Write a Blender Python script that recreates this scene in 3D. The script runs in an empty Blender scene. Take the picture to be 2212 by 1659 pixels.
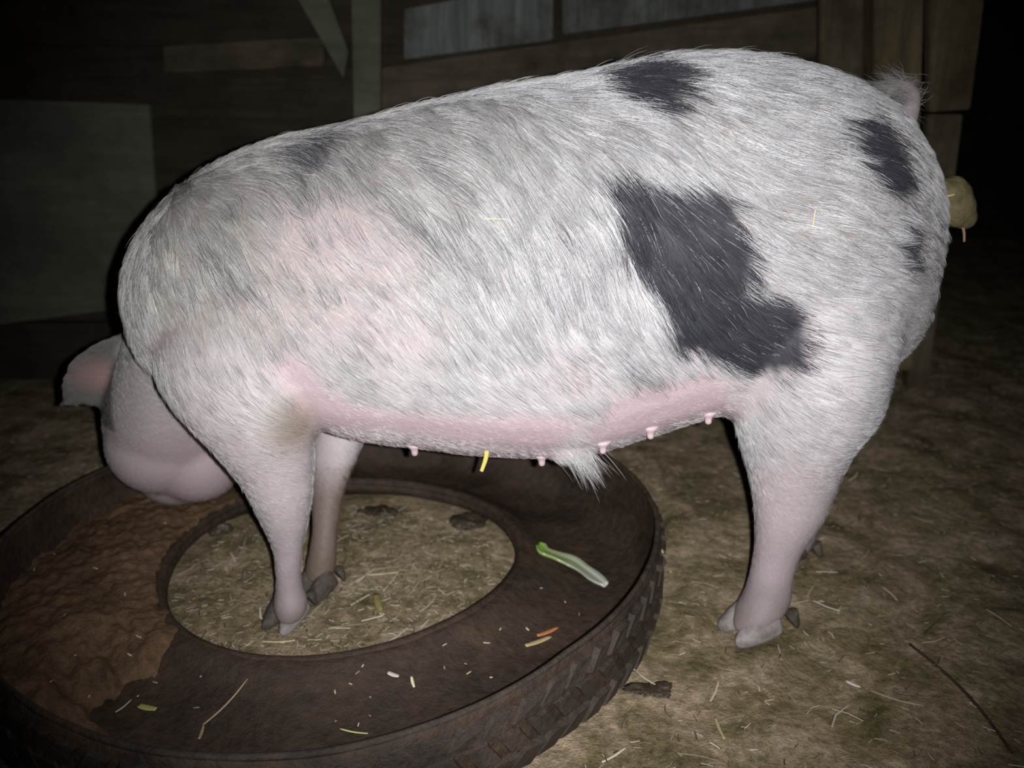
import bpy, bmesh, math, random
import numpy as np
from mathutils import Vector, Matrix
from mathutils.kdtree import KDTree
from mathutils.bvhtree import BVHTree

# ------------------------------------------------------------------ camera, world, light, exposure
scene = bpy.context.scene
COL = scene.collection
F = 1900.0; PITCH = math.radians(18.0); H = 0.75
cam_d = bpy.data.cameras.new('camera'); cam = bpy.data.objects.new('camera', cam_d); COL.objects.link(cam)
cam_d.sensor_width = 36.0; cam_d.lens = F / 2212.0 * 36.0; cam_d.clip_start = 0.02
cam.location = (0, 0, H); cam.rotation_euler = (math.pi / 2 - PITCH, 0, 0)
cam_d.dof.use_dof = True; cam_d.dof.focus_distance = 1.04; cam_d.dof.aperture_fstop = 3.6
scene.camera = cam
world = bpy.data.worlds.new('night'); scene.world = world; world.use_nodes = True
world.node_tree.nodes['Background'].inputs[0].default_value = (0.6, 0.8, 1.0, 1)
world.node_tree.nodes['Background'].inputs[1].default_value = 0.0006
sp = bpy.data.lights.new('camera_flash', 'SPOT'); flash = bpy.data.objects.new('camera_flash', sp); COL.objects.link(flash)
flash.location = (0.035, 0.0, 0.755)
sp.energy = 25.0; sp.spot_size = math.radians(79); sp.spot_blend = 1.0; sp.shadow_soft_size = 0.004
sp.color = (0.985, 0.975, 1.03)
_d = Vector((0.0, 1.0, -0.29)).normalized()
flash.rotation_euler = _d.to_track_quat('-Z', 'Y').to_euler()
vs = scene.view_settings
scene.display_settings.display_device = 'sRGB'
vs.view_transform = 'Standard'; vs.look = 'None'; vs.gamma = 1.0; vs.use_curve_mapping = False
vs.exposure = 1.86

# ------------------------------------------------------------------ helpers
CP, SP_ = math.cos(PITCH), math.sin(PITCH)
def ray(px, py):
    a = (px - 1106.0) / F; b = -(py - 829.5) / F
    return (a, CP + b * SP_, -SP_ + b * CP)
def at(px, py, Y):
    r = ray(px, py); t = Y / r[1]
    return Vector((r[0] * t, Y, H + r[2] * t))
def atz(px, py, Z):
    r = ray(px, py); t = (Z - H) / r[2]
    return Vector((r[0] * t, r[1] * t, Z))
def project(p):
    x, y, z = p[..., 0], p[..., 1], p[..., 2] - H
    dep = y * CP - z * SP_; up = y * SP_ + z * CP
    return 1106.0 + F * x / dep, 829.5 - F * up / dep

rng = np.random.default_rng(7); random.seed(7)
_tab = rng.random((64, 64, 64))
def vnoise(p, freq):
    q = np.asarray(p, float) * freq + 1000.0
    i = np.floor(q).astype(int); f = q - i; f = f * f * (3 - 2 * f); i &= 63; j = (i + 1) & 63
    X, Y, Z = f[..., 0], f[..., 1], f[..., 2]
    def g(a, b, c): return _tab[a, b, c]
    x0, y0, z0 = i[..., 0], i[..., 1], i[..., 2]; x1, y1, z1 = j[..., 0], j[..., 1], j[..., 2]
    c00 = g(x0, y0, z0) * (1 - X) + g(x1, y0, z0) * X; c10 = g(x0, y1, z0) * (1 - X) + g(x1, y1, z0) * X
    c01 = g(x0, y0, z1) * (1 - X) + g(x1, y0, z1) * X; c11 = g(x0, y1, z1) * (1 - X) + g(x1, y1, z1) * X
    return ((c00 * (1 - Y) + c10 * Y) * (1 - Z) + (c01 * (1 - Y) + c11 * Y) * Z) * 2 - 1
def sm(x, a, b): t = np.clip((x - a) / (b - a), 0, 1); return t * t * (3 - 2 * t)
def fbm(p, freq, o=4):
    s = 0; a = 1.0; t = 0
    for k in range(o):
        s = s + a * vnoise(np.asarray(p) + 7.3 * k, freq * 2 ** k); t += a; a *= 0.5
    return s / t

def link(name, me, m=None, parent=None):
    o = bpy.data.objects.new(name, me); COL.objects.link(o)
    if m: me.materials.append(m)
    if parent: o.parent = parent
    return o
def mesh_np(name, V, Fs, m=None, parent=None, smooth=True):
    me = bpy.data.meshes.new(name); me.from_pydata([tuple(v) for v in V], [], [tuple(int(i) for i in f) for f in Fs])
    me.validate(); me.update()
    if smooth: me.polygons.foreach_set('use_smooth', [True] * len(me.polygons))
    return link(name, me, m, parent)
def from_bm(name, bm, m=None, parent=None, smooth=True):
    me = bpy.data.meshes.new(name); bmesh.ops.recalc_face_normals(bm, faces=bm.faces); bm.to_mesh(me); bm.free()
    if smooth: me.polygons.foreach_set('use_smooth', [True] * len(me.polygons))
    return link(name, me, m, parent)
def tag(o, label, cat, group=None, kind=None):
    if label: o['label'] = label
    if cat: o['category'] = cat
    if group: o['group'] = group
    if kind: o['kind'] = kind
    return o
def struct(o): o['kind'] = 'structure'; return o
def loft(rings, close=True):
    """rings: list of (n,3) arrays -> verts, faces (capped)"""
    n = len(rings[0]); V = np.concatenate(rings); Fs = []
    for r in range(len(rings) - 1):
        for k in range(n):
            a = r * n + k; b = r * n + (k + 1) % n
            Fs.append((a, b, b + n, a + n))
    if close:
        Fs.append(tuple(range(n - 1, -1, -1))); L = (len(rings) - 1) * n; Fs.append(tuple(range(L, L + n)))
    return V, Fs
def cr(pts, n):
    """Catmull-Rom through rows of numbers"""
    P = np.array(pts, float); P = np.vstack([2 * P[0] - P[1], P, 2 * P[-1] - P[-2]]); out = []
    for i in range(1, len(P) - 2):
        for t in np.linspace(0, 1, n, endpoint=False):
            p0, p1, p2, p3 = P[i - 1:i + 3]
            out.append(.5 * ((2 * p1) + (p2 - p0) * t + (2 * p0 - 5 * p1 + 4 * p2 - p3) * t * t + (3 * p1 - p0 - 3 * p2 + p3) * t ** 3))
    out.append(P[-2]); return np.array(out)
def tube_rings(C, RA, RB=None, n=24, up=(0, 1, 0), sides=None):
    """rings perpendicular to the path C, radius RA along 'up', RB along the other axis"""
    C = np.array(C, float); RB = RA if RB is None else RB; rings = []
    T = np.gradient(C, axis=0); th = np.linspace(0, 2 * np.pi, n, endpoint=False)
    for c, t, ra, rb in zip(C, T, RA, RB):
        t = t / np.linalg.norm(t); u = np.array(up, float); u = u - t * u.dot(t); u /= np.linalg.norm(u); w = np.cross(t, u)
        rings.append(c + np.outer(np.cos(th) * ra, u) + np.outer(np.sin(th) * rb, w))
    return rings
def box_bm(bm, lo, hi, mat=None):
    r = bmesh.ops.create_cube(bm, size=1.0)
    s = Vector(hi) - Vector(lo); c = (Vector(hi) + Vector(lo)) / 2
    for v in r['verts']:
        v.co = Vector((v.co.x * s.x, v.co.y * s.y, v.co.z * s.z)) + c
        if mat: v.co = mat @ v.co
    return r['verts']

# ------------------------------------------------------------------ materials
class NT:
    def __init__(s, name):
        s.m = bpy.data.materials.new(name); s.m.use_nodes = True; s.t = s.m.node_tree; s.b = s.t.nodes['Principled BSDF']
    def n(s, typ, **kw):
        o = s.t.nodes.new(typ)
        for k, v in kw.items():
            if k in o.inputs: o.inputs[k].default_value = v
            else: setattr(o, k, v)
        return o
    def l(s, a, b): s.t.links.new(a, b)
    def coord(s, scale=(1, 1, 1)):
        g = s.n('ShaderNodeNewGeometry'); mp = s.n('ShaderNodeMapping'); mp.inputs['Scale'].default_value = scale
        s.l(g.outputs['Position'], mp.inputs['Vector']); return mp.outputs[0]
    def noise(s, vec, scale, detail=6, rough=0.6, dist=0):
        o = s.n('ShaderNodeTexNoise'); o.inputs['Scale'].default_value = scale; o.inputs['Detail'].default_value = detail
        o.inputs['Roughness'].default_value = rough; o.inputs['Distortion'].default_value = dist
        s.l(vec, o.inputs['Vector']); return o.outputs['Fac']
    def ramp(s, fac, stops):
        o = s.n('ShaderNodeValToRGB'); e = o.color_ramp.elements
        while len(e) < len(stops): e.new(0.5)
        for x, (p, c) in zip(e, stops): x.position = p; x.color = (*c, 1)
        s.l(fac, o.inputs[0]); return o.outputs[0]
    def mix(s, fac, a, b, blend='MIX'):
        o = s.n('ShaderNodeMix', data_type='RGBA', blend_type=blend)
        for sock, v in ((o.inputs[0], fac), (o.inputs[6], a), (o.inputs[7], b)):
            if hasattr(v, 'links') or hasattr(v, 'node'): s.l(v, sock)
            else: sock.default_value = v if isinstance(v, (int, float)) else (*v, 1)
        return o.outputs[2]
    def bump(s, h, strength, dist=0.01):
        o = s.n('ShaderNodeBump'); o.inputs['Strength'].default_value = strength; o.inputs['Distance'].default_value = dist
        s.l(h, o.inputs['Height']); s.l(o.outputs[0], s.b.inputs['Normal'])
    def done(s, col, rough=0.8, spec=0.3):
        if hasattr(col, 'node'): s.l(col, s.b.inputs['Base Color'])
        else: s.b.inputs['Base Color'].default_value = (*col, 1)
        if hasattr(rough, 'node'): s.l(rough, s.b.inputs['Roughness'])
        else: s.b.inputs['Roughness'].default_value = rough
        s.b.inputs['Specular IOR Level'].default_value = spec
        return s.m

def wood(name, c1, c2, c3, horizontal=True, dirt=(0.03, 0.025, 0.015)):
    m = NT(name); v = m.coord((1.5, 1.5, 14) if horizontal else (14, 14, 1.2))
    g = m.noise(v, 3.0, 8, 0.65, 0.6); col = m.ramp(g, [(0.25, c1), (0.5, c2), (0.75, c3)])
    v2 = m.coord(); d = m.noise(v2, 5.0, 5, 0.7)
    col = m.mix(m.ramp(d, [(0.42, (0, 0, 0)), (0.68, (1, 1, 1))]), col, dirt)
    m.bump(g, 0.5, 0.01)
    return m.done(col, 0.85, 0.15)
M_board = wood('dark_barn_boards', (.020, .016, .011), (.036, .029, .019), (.052, .042, .029), dirt=(.018, .014, .009))
M_board2 = wood('brown_board', (.05, .04, .027), (.085, .068, .045), (.11, .088, .06))
M_white = wood('whitewashed_board', (.045, .05, .042), (.11, .12, .108), (.18, .19, .172), horizontal=False)
M_post = wood('yellowish_post_wood', (.08, .062, .03), (.15, .118, .062), (.2, .165, .09), horizontal=False, dirt=(.07, .055, .03))
M_post2 = wood('brown_post_wood', (.075, .06, .035), (.125, .102, .062), (.165, .14, .09), horizontal=False, dirt=(.05, .042, .025))
M_panel = wood('grey_green_panel', (.075, .082, .052), (.10, .108, .072), (.125, .132, .09), dirt=(.06, .065, .045))

def m_floor():
    m = NT('trampled_bedding'); v = m.coord()
    a = m.noise(v, 9, 9, 0.78, 0.5); b = m.noise(v, 60, 6, 0.75); c = m.noise(m.coord((1, 3, 1)), 90, 5, 0.8, 1.5)
    col = m.ramp(a, [(0.34, (.12, .112, .04)), (0.47, (.35, .275, .15)), (0.60, (.66, .51, .35))])
    col = m.mix(0.75, col, m.ramp(b, [(0.3, (.25, .25, .2)), (0.55, (.85, .85, .8)), (0.75, (1.5, 1.4, 1.25))]), 'MULTIPLY')
    col = m.mix(m.ramp(c, [(0.60, (0, 0, 0)), (0.72, (1, 1, 1))]), col, (.36, .31, .19))
    m.bump(b, 0.9, 0.012); return m.done(col, 0.8, 0.25)
M_floor = m_floor()
def m_attr(name, attr, rough=0.6, spec=0.3, bump=None):
    m = NT(name); a = m.n('ShaderNodeAttribute', attribute_name=attr)
    if bump: m.bump(m.noise(m.coord(), bump[0], 4, 0.7), bump[1], 0.004)
    return m.done(a.outputs['Color'], rough, spec)
M_straw = m_attr('chopped_straw', 'tint', 0.5, 0.4)
def m_rubber(name, c1, c2, c3, thr=(.35, .6, .8), bs=0.8):
    m = NT(name); v = m.coord(); a = m.noise(v, 6, 8, 0.7, 0.4); b = m.noise(v, 70, 6, 0.75)
    col = m.ramp(a, [(thr[0], c1), (thr[1], c2), (thr[2], c3)])
    col = m.mix(0.6, col, m.ramp(b, [(0.3, (.35, .35, .35)), (0.7, (1.5, 1.4, 1.3))]), 'MULTIPLY')
    m.bump(b, bs, 0.006); return m.done(col, m.ramp(b, [(.3, (.35,) * 3), (.7, (.75,) * 3)]), 0.35)
M_tyre = m_rubber('muddy_tyre_inside', (.028, .020, .014), (.070, .048, .031), (.12, .082, .05))
M_tread = m_rubber('muddy_tyre_tread', (.028, .023, .018), (.060, .046, .034), (.10, .076, .055))
M_feed = m_rubber('brown_feed_mash', (.06, .042, .022), (.15, .092, .046), (.24, .15, .085), (.3, .5, .7), 1.0)
def plain(name, c1, c2, scale=40, rough=0.6, spec=0.3, bump=0.3):
    m = NT(name); v = m.coord(); a = m.noise(v, scale, 5, 0.7); m.bump(a, bump, 0.004)
    return m.done(m.ramp(a, [(.3, c1), (.7, c2)]), rough, spec)
M_dung = plain('yellow_brown_dung', (.10, .085, .035), (.24, .20, .10), 60, 0.8, 0.2, 1.0)
M_claw = plain('grey_claw_horn', (.13, .115, .10), (.36, .33, .31), 35, 0.6, 0.3, 0.8)
M_claw_mud = plain('muddy_claw_horn', (.035, .028, .022), (.12, .1, .08), 60, 0.7, 0.3, 0.8)
M_teat = plain('pink_teat', (.56, .43, .43), (.62, .49, .48), 60, 0.5)
M_eye = plain('dark_eye', (.01, .008, .006), (.02, .015, .01), 20, 0.1, 0.6, 0.0)
M_mud = plain('wet_black_mud', (.03, .025, .016), (.10, .075, .045), 50, 0.45, 0.5, 1.0)
M_twig = plain('dark_twig', (.03, .022, .014), (.07, .05, .03), 60, 0.8)

# ------------------------------------------------------------------ floor
TC = np.array((-0.28, 1.235)); HC = np.array((-0.275, 1.275)); HR = 0.275   # tyre centre, hole centre and radius
def lerp_tab(a, tab):
    xs = [t[0] for t in tab]; ys = [t[1] for t in tab]
    return np.interp(np.degrees(a) % 360, xs, ys)
# outer radius of the squashed tyre by compass angle (0 = +x, 90 = away)
RT = [(0, .51), (45, .51), (90, .50), (135, .475), (180, .47), (225, .50), (260, .52), (280, .52), (315, .495), (340, .502), (360, .51)]
def floor_h(x, y):
    p = np.stack([x, y, np.zeros_like(x)], -1)
    return fbm(p, 3.0, 3) * 0.012 + fbm(p + 5, 18, 3) * 0.006 - 0.004
def build_floor():
    xs = np.concatenate([np.linspace(-3.2, -1.2, 24, endpoint=False), np.linspace(-1.2, 1.6, 280, endpoint=False), np.linspace(1.6, 4.2, 26)])
    ys = np.concatenate([np.linspace(-0.6, 0.5, 12, endpoint=False), np.linspace(0.5, 2.6, 210, endpoint=False), np.linspace(2.6, 5.0, 24)])
    X, Y = np.meshgrid(xs, ys); Z = floor_h(X, Y)
    V = np.stack([X, Y, Z], -1).reshape(-1, 3); nx = len(xs); Fs = []
    for j in range(len(ys) - 1):
        for i in range(nx - 1):
            a = j * nx + i; Fs.append((a, a + 1, a + 1 + nx, a + nx))
    return struct(mesh_np('floor', V, Fs, M_floor))
build_floor()

# ------------------------------------------------------------------ barn walls
WY = 2.35
def board(bm, x0, x1, z0, z1, y, th=0.022, rot=0.0):
    c = Vector(((x0 + x1) / 2, y, (z0 + z1) / 2))
    mt = Matrix.Translation(c) @ Matrix.Rotation(rot, 4, 'Y') @ Matrix.Translation(-c)
    box_bm(bm, (x0, y - th / 2, z0), (x1, y + th / 2, z1), mt)
bm = bmesh.new(); z = 0.0; k = 0
while z < 2.2:
    h = [.17, .19, .16, .18][k % 4]; y = WY + random.uniform(-.006, .006)
    board(bm, -3.2, 1.02, z + .004, z + h - .004, y, .024, random.uniform(-.002, .002)); z += h; k += 1
box_bm(bm, (-3.2, WY + .02, 0), (1.02, WY + .04, 2.2))
struct(from_bm('wall_back', bm, M_board, smooth=False))
bm = bmesh.new(); z = 0
while z < 2.2:
    board(bm, .95, 4.2, z + .004, z + .196, 4.95, .024); z += .2
box_bm(bm, (.95, 4.97, 0), (4.2, 4.99, 2.2))
struct(from_bm('wall_far', bm, M_board, smooth=False))
bm = bmesh.new(); z = 0
while z < 2.2:
    box_bm(bm, (.97, WY + .05, z + .003), (1.0, 4.93, z + .197)); z += .2
struct(from_bm('wall_passage', bm, M_board, smooth=False))
for nm, x in (('wall_left', -3.2), ('wall_right', 4.2)):
    bm = bmesh.new(); z = 0
    while z < 2.2:
        box_bm(bm, (x - .012, -.6, z + .003), (x + .012, 5.0, z + .197)); z += .2
    struct(from_bm(nm, bm, M_board, smooth=False))
bm = bmesh.new(); x = -3.25
while x < 4.2:
    box_bm(bm, (x, -.6, 2.2), (x + .195, 5.0, 2.225)); x += .2
struct(from_bm('ceiling', bm, M_board, smooth=False))

def slab(name, corners_px, Y, th, m, label, cat, group=None, nx=1):
    """a board given by four image-traced corners standing at depth Y, with real thickness"""
    P = [at(px, py, Y) for px, py in corners_px]
    V = [tuple(p) for p in P] + [(p.x, p.y + th, p.z) for p in P]
    Fs = [(0, 1, 2, 3), (7, 6, 5, 4)] + [(i, i + 4, (i + 1) % 4 + 4, (i + 1) % 4) for i in range(4)]
    bm = bmesh.new(); vs_ = [bm.verts.new(v) for v in V]
    for f in Fs: bm.faces.new([vs_[i] for i in f])
    bmesh.ops.bevel(bm, geom=bm.edges[:], offset=.003, segments=2, affect='EDGES')
    return tag(from_bm(name, bm, m, smooth=False), label, cat, group)
slab('wall_panel', [(-260, 205), (322, 226), (352, 655), (-260, 735)], WY - .045, .018, M_panel,
     'grey-green sheet panel fixed low on the barn wall left of the pig', 'panel')
slab('horizontal_board', [(800, 150), (1765, 15), (1765, 120), (800, 250)], WY - .040, .022, M_board2,
     'brown horizontal board just above the pig\'s back, below the whitewashed ones', 'board')
slab('horizontal_board', [(872, 20), (1195, -40), (1195, 86), (872, 128)], WY - .042, .022, M_white,
     'whitewashed wall board, the shorter streaky one nearer the middle post', 'board')
slab('horizontal_board', [(1215, -60), (1765, -120), (1765, -2), (1290, 62), (1215, 80)][:2] + [(1765, 0), (1215, 74)], WY - .042, .022, M_white,
     'whitewashed wall board at the top edge, the long one reaching the right post', 'board')
slab('horizontal_board', [(352, 100), (700, 80), (700, 142), (352, 158)], WY - .040, .022, M_board2,
     'dim brown horizontal board above the grey-green panel, left of the middle post', 'board')
slab('wooden_post', [(752, -300), (822, -300), (822, 640), (772, 640)], WY - .085, .030, M_panel,
     'grey upright post in the middle of the back wall above the pig\'s shoulder', 'post')
slab('diagonal_brace', [(575, -120), (665, -120), (752, 110), (742, 170)], WY - .085, .028, M_panel,
     'grey slanting brace meeting the middle post on its left side', 'brace')
slab('upright_board', [(1772, -330), (1884, -330), (1876, 760), (1772, 760)], WY - .12, .03, M_post2,
     'brown upright board, leftmost of the group behind the rump', 'board')
slab('wooden_post', [(1892, -330), (2004, -330), (1975, 800), (1880, 800)], WY - .20, .07, M_post,
     'yellowish upright post behind the pig\'s tail between two boards', 'post')
slab('upright_board', [(2010, -330), (2168, -330), (2097, 236), (2008, 242)], WY - .17, .03, M_post,
     'upright board right of the yellowish post, ending in a step level with the tail', 'board')
slab('upright_board', [(2006, 247), (2081, 247), (2005, 840), (1960, 840)], WY - .165, .03, M_post2,
     'lower upright board right of the post, going down behind the rump', 'board')

# ------------------------------------------------------------------ tyre trough
def tyre():
    NA = 240
    th = np.linspace(0, 2 * np.pi, NA, endpoint=False)
    # profile: (u = 0 at hole .. 1 at tread, z); outside skin then inside skin
    prof_in = [(0.0, .040), (.03, .050), (.10, .052), (.22, .036), (.40, .020), (.60, .016), (.78, .020), (.90, .040), (.955, .070), (.97, .100), (.962, .124)]
    prof_out = [(.975, .130), (.99, .122), (1.0, .100), (1.0, .060), (.985, .035), (.93, .006), (.6, -.004), (.3, -.002), (.12, .018), (.03, .026), (0.0, .032)]
    P = cr([(a, b) for a, b in prof_in], 4); Q = cr([(a, b) for a, b in prof_out], 4)
    prof = np.vstack([P, Q]); ni = len(P)
    rings = []
    cc = np.stack([np.cos(th), np.sin(th)], -1)
    inner = HC + cc * (HR + .008 * np.sin(3 * th + 1))[:, None]
    outer = TC + cc * lerp_tab(th, RT)[:, None]
    V = []
    for u, zz in prof:
        xy = inner * (1 - u) + outer * u
        z_ = np.full(NA, zz)
        p = np.column_stack([xy, z_])
        d = fbm(p, 14, 3) * .004; p[:, 2] += d + (.010 * np.sin(th * 2 + 1.2)) * (zz > .09)
        V.append(p)
    n = NA; Fs = []
    R = len(V)
    for r in range(R):
        for k in range(n):
            a = r * n + k; b = r * n + (k + 1) % n; c = ((r + 1) % R) * n
            Fs.append((a, c + k, c + (k + 1) % n, b))
    root = bpy.data.objects.new('tyre_trough', None); COL.objects.link(root); root.location = (TC[0], TC[1], 0)
    tag(root, 'big muddy black tyre cut open as a feeding trough, lying round the pig\'s front feet', 'tyre')
    V = np.concatenate(V); V[:, :2] -= TC
    o = mesh_np('tyre_body', V, Fs, M_tyre, root)
    # tread: rows of blocks round the outside
    bm = bmesh.new(); NB = 74
    for k in range(NB):
        for row, (z0, z1, sh) in enumerate(((.012, .046, 0), (.052, .084, .5), (.090, .118, 0))):
            a = (k + sh) / NB * 2 * math.pi; r = lerp_tab(np.array(a), RT); rr = float(r) + .002
            w = 2 * math.pi * rr / NB * .40
            sk = .018 * (1 if row != 1 else -1)
            ta = a + math.pi / 2
            C = Vector((math.cos(a) * rr, math.sin(a) * rr, 0)); T = Vector((math.cos(ta), math.sin(ta), 0)); N = Vector((math.cos(a), math.sin(a), 0))
            dz = .010 * math.sin(a * 2 + 1.2) * (row / 2)
            vsb = []
            for depth in (-.006, .0035):
                ins = 1.0 if depth < 0 else .82
                for (s, zz) in ((-1, z0), (1, z0), (1, z1), (-1, z1)):
                    zc = (z0 + z1) / 2; z_ = zc + (zz - zc) * ins + dz
                    skk = sk * ((zz - zc) / (z1 - z0))
                    lean = -.006 if z_ < .03 else 0
                    vsb.append(bm.verts.new(C + T * (s * w * ins + skk) + N * (depth + lean + random.uniform(-.0018, .0012)) + Vector((0, 0, z_))))
            for f in ((4, 5, 6, 7), (0, 1, 5, 4), (1, 2, 6, 5), (2, 3, 7, 6), (3, 0, 4, 7)): bm.faces.new([vsb[i] for i in f])
    from_bm('tread', bm, M_tread, root, smooth=False)
    # raised cord ridge along the cut lip, and a bead rib round the hole
    for nm, u, zz, rr, mm in (('cut_lip', .968, .130, .0042, M_tread), ('bead', .045, .047, .009, M_tyre)):
        th2 = np.linspace(0, 2 * np.pi, 200, endpoint=False); c2 = np.stack([np.cos(th2), np.sin(th2)], -1)
        inn = HC + c2 * (HR + .008 * np.sin(3 * th2 + 1))[:, None]; out = TC + c2 * lerp_tab(th2, RT)[:, None]
        xy = inn * (1 - u) + out * u - TC; z_ = zz + .010 * np.sin(th2 * 2 + 1.2) * (zz > .09)
        V = []
        for k in range(8):
            f = 2 * np.pi * k / 8
            V.append(np.column_stack([xy + c2 * math.cos(f) * rr, z_ + math.sin(f) * rr]))
        V = np.stack(V, 1).reshape(-1, 3); Fs = []
        for i in range(200):
            for k in range(8):
                Fs.append((i * 8 + k, i * 8 + (k + 1) % 8, ((i + 1) % 200) * 8 + (k + 1) % 8, ((i + 1) % 200) * 8 + k))
        mesh_np(nm, V, Fs, mm, root)
    return root
tyre()

def feed():
    # brown mash filling the left arc of the channel
    A = np.radians(np.linspace(118, 243, 170)); U = np.linspace(0.03, .965, 60); V = []
    for a in A:
        c = np.array((math.cos(a), math.sin(a))); inn = HC + c * HR; out = TC + c * float(lerp_tab(np.array(a), RT))
        for u in U:
            wob = float(fbm(np.array([a * 1.5, u * 2.5, 1.0]), 2.0)) * .34
            e = min(1, (a - A[0]) / .35, (A[-1] - a - .16 - wob + .25 * (u - .5)) / .30); e = max(0, e) ** .7
            xy = inn * (1 - u) + out * u
            base = np.interp(u, [0, .1, .22, .4, .6, .78, .9, .96], [.05, .052, .036, .02, .016, .02, .04, .07])
            top = .062 + .012 * math.sin(u * 3); base = base - .008 * (e <= 0)
            V.append((xy[0], xy[1], base - .004 + (max(top - base, .001) + .003) * e))
    V = np.array(V); V[:, 2] += (fbm(V, 22, 4) * .012 + fbm(V, 90, 2) * .006)
    nu = len(U); Fs = [(i * nu + j, i * nu + j + 1, (i + 1) * nu + j + 1, (i + 1) * nu + j) for i in range(len(A) - 1) for j in range(nu - 1)]
    o = mesh_np('feed_mash', V, Fs, M_feed)
    s = o.modifiers.new('thick', 'SOLIDIFY'); s.thickness = .012; s.offset = -1
    tag(o, 'reddish-brown wet feed mash heaped in the left side of the tyre trough', 'feed', kind='stuff')
feed()

# ------------------------------------------------------------------ pig
YC = 1.24
def pig_body():
    parts = []
    th = np.linspace(0, 2 * np.pi, 40, endpoint=False)
    # torso stations: px, top py, bottom py, half width, y centre
    S = [(326, 560, 690, .07, 1.25), (338, 498, 755, .12, 1.25), (376, 440, 810, .158, 1.245), (462, 364, 858, .186, 1.245), (600, 300, 890, .195, YC),
         (760, 264, 940, .205, YC), (900, 225, 962, .215, YC), (1050, 188, 978, .225, YC), (1250, 150, 980, .232, YC), (1400, 116, 940, .232, YC),
         (1550, 106, 893, .225, YC), (1700, 124, 862, .222, YC), (1820, 176, 835, .205, YC), (1895, 238, 800, .172, YC), (1942, 305, 760, .14, YC),
         (1970, 375, 700, .10, YC), (1982, 440, 630, .05, YC)]
    S = cr([(a, b + 9, c, d, e) for a, b, c, d, e in S], 4); rings = []
    for px, t, b, w, yc in S:
        Pt = at(px, t, yc); Pb = at(px, b, yc - w * .33)
        zt = Pt.z; zb = Pb.z - .014 * min(1, w / .2); zc = (zt + zb) / 2; hh = (zt - zb) / 2
        c, s = np.cos(th), np.sin(th); e = 2 / 2.25
        yy = yc + w * np.sign(c) * np.abs(c) ** e; zz = zc + hh * np.sign(s) * np.abs(s) ** e
        # narrower over the spine
        yy = yc + (yy - yc) * (1 - .10 * np.clip(s, 0, 1) ** 2)
        x = at(px, (t + b) / 2, yc).x
        rings.append(np.column_stack([np.full(len(th), x), yy, zz]))
    parts.append(loft(rings))
    # limbs: rows of px centre, py, half width in px, y centre, half depth (m)
    def limb(rows, n=28):
        R = cr(rows, 4); rs = []; a = np.linspace(0, 2 * np.pi, n, endpoint=False)
        for px, py, hw, y, hd in R:
            c = at(px, py, y); e = at(px + hw, py, y); hx = e.x - c.x
            rs.append(np.column_stack([c.x + hx * np.cos(a), y + hd * np.sin(a), np.full(n, c.z)]))
        return loft(rs)
    hind = [(1790, 440, 120, 1.16, .06), (1785, 560, 160, 1.135, .10), (1770, 680, 170, 1.12, .12), (1752, 790, 160, 1.115, .12), (1735, 880, 155, 1.12, .105), (1718, 960, 117, 1.125, .085),
            (1713, 1040, 92, 1.13, .062), (1705, 1110, 75, 1.135, .048), (1684, 1175, 54, 1.135, .036), (1668, 1235, 47, 1.13, .031), (1658, 1285, 52, 1.125, .034), (1642, 1316, 54, 1.12, .036), (1628, 1342, 46, 1.112, .030), (1616, 1360, 34, 1.104, .020)]
    fore = [(480, 470, 80, 1.18, .05), (500, 570, 130, 1.15, .08), (505, 680, 165, 1.135, .095), (512, 780, 172, 1.12, .10), (535, 865, 150, 1.105, .09), (568, 950, 112, 1.11, .07),
            (600, 1040, 77, 1.12, .05), (614, 1110, 55, 1.13, .037), (621, 1170, 36, 1.135, .027), (623, 1220, 29, 1.135, .023), (624, 1265, 29, 1.135, .023), (628, 1300, 38, 1.13, .028), (628, 1325, 33, 1.126, .025), (626, 1342, 24, 1.120, .018)]
    parts.append(limb(hind)); parts.append(limb(fore))
    # far legs, same build on the other side
    def wl(rows, n=24):   # x, y, z, rx, ry
        R = cr(rows, 4); a = np.linspace(0, 2 * np.pi, n, endpoint=False)
        return loft([np.column_stack([x + rx * np.cos(a), y + ry * np.sin(a), np.full(n, z)]) for x, y, z, rx, ry in R])
    parts.append(wl([(.46, 1.33, .50, .10, .09), (.49, 1.345, .40, .10, .10), (.49, 1.345, .32, .075, .08), (.498, 1.345, .25, .050, .055), (.508, 1.345, .19, .040, .04), (.505, 1.345, .13, .03, .03), (.492, 1.34, .08, .028, .028), (.483, 1.335, .045, .032, .03), (.476, 1.33, .022, .028, .026)]))
    parts.append(wl([(-.36, 1.32, .48, .11, .08), (-.33, 1.355, .38, .105, .085), (-.29, 1.36, .31, .072, .07), (-.275, 1.345, .255, .048, .048), (-.285, 1.31, .20, .036, .036), (-.292, 1.27, .15, .026, .026), (-.295, 1.245, .10, .021, .022), (-.300, 1.235, .06, .024, .024), (-.305, 1.23, .03, .025, .024)]))
    # neck and head: path from shoulders down and away to the snout
    path = [(at(540, 560, 1.25), .14, .15), (at(470, 650, 1.27), .120, .13), (at(405, 740, 1.31), .092, .11), (at(375, 820, 1.35), .090, .105), (at(366, 900, 1.40), .106, .108),
            (at(385, 955, 1.46), .098, .10), (at(400, 980, 1.54), .070, .078), (at(408, 1000, 1.61), .048, .055), (at(412, 1008, 1.66), .041, .043), (at(414, 1012, 1.675), .040, .041)]
    R = cr([(*p, a, b) for p, a, b in path], 4)
    parts.append(loft(tube_rings(R[:, :3], R[:, 3], R[:, 4], 32, up=(1, 0, 0))))
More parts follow.
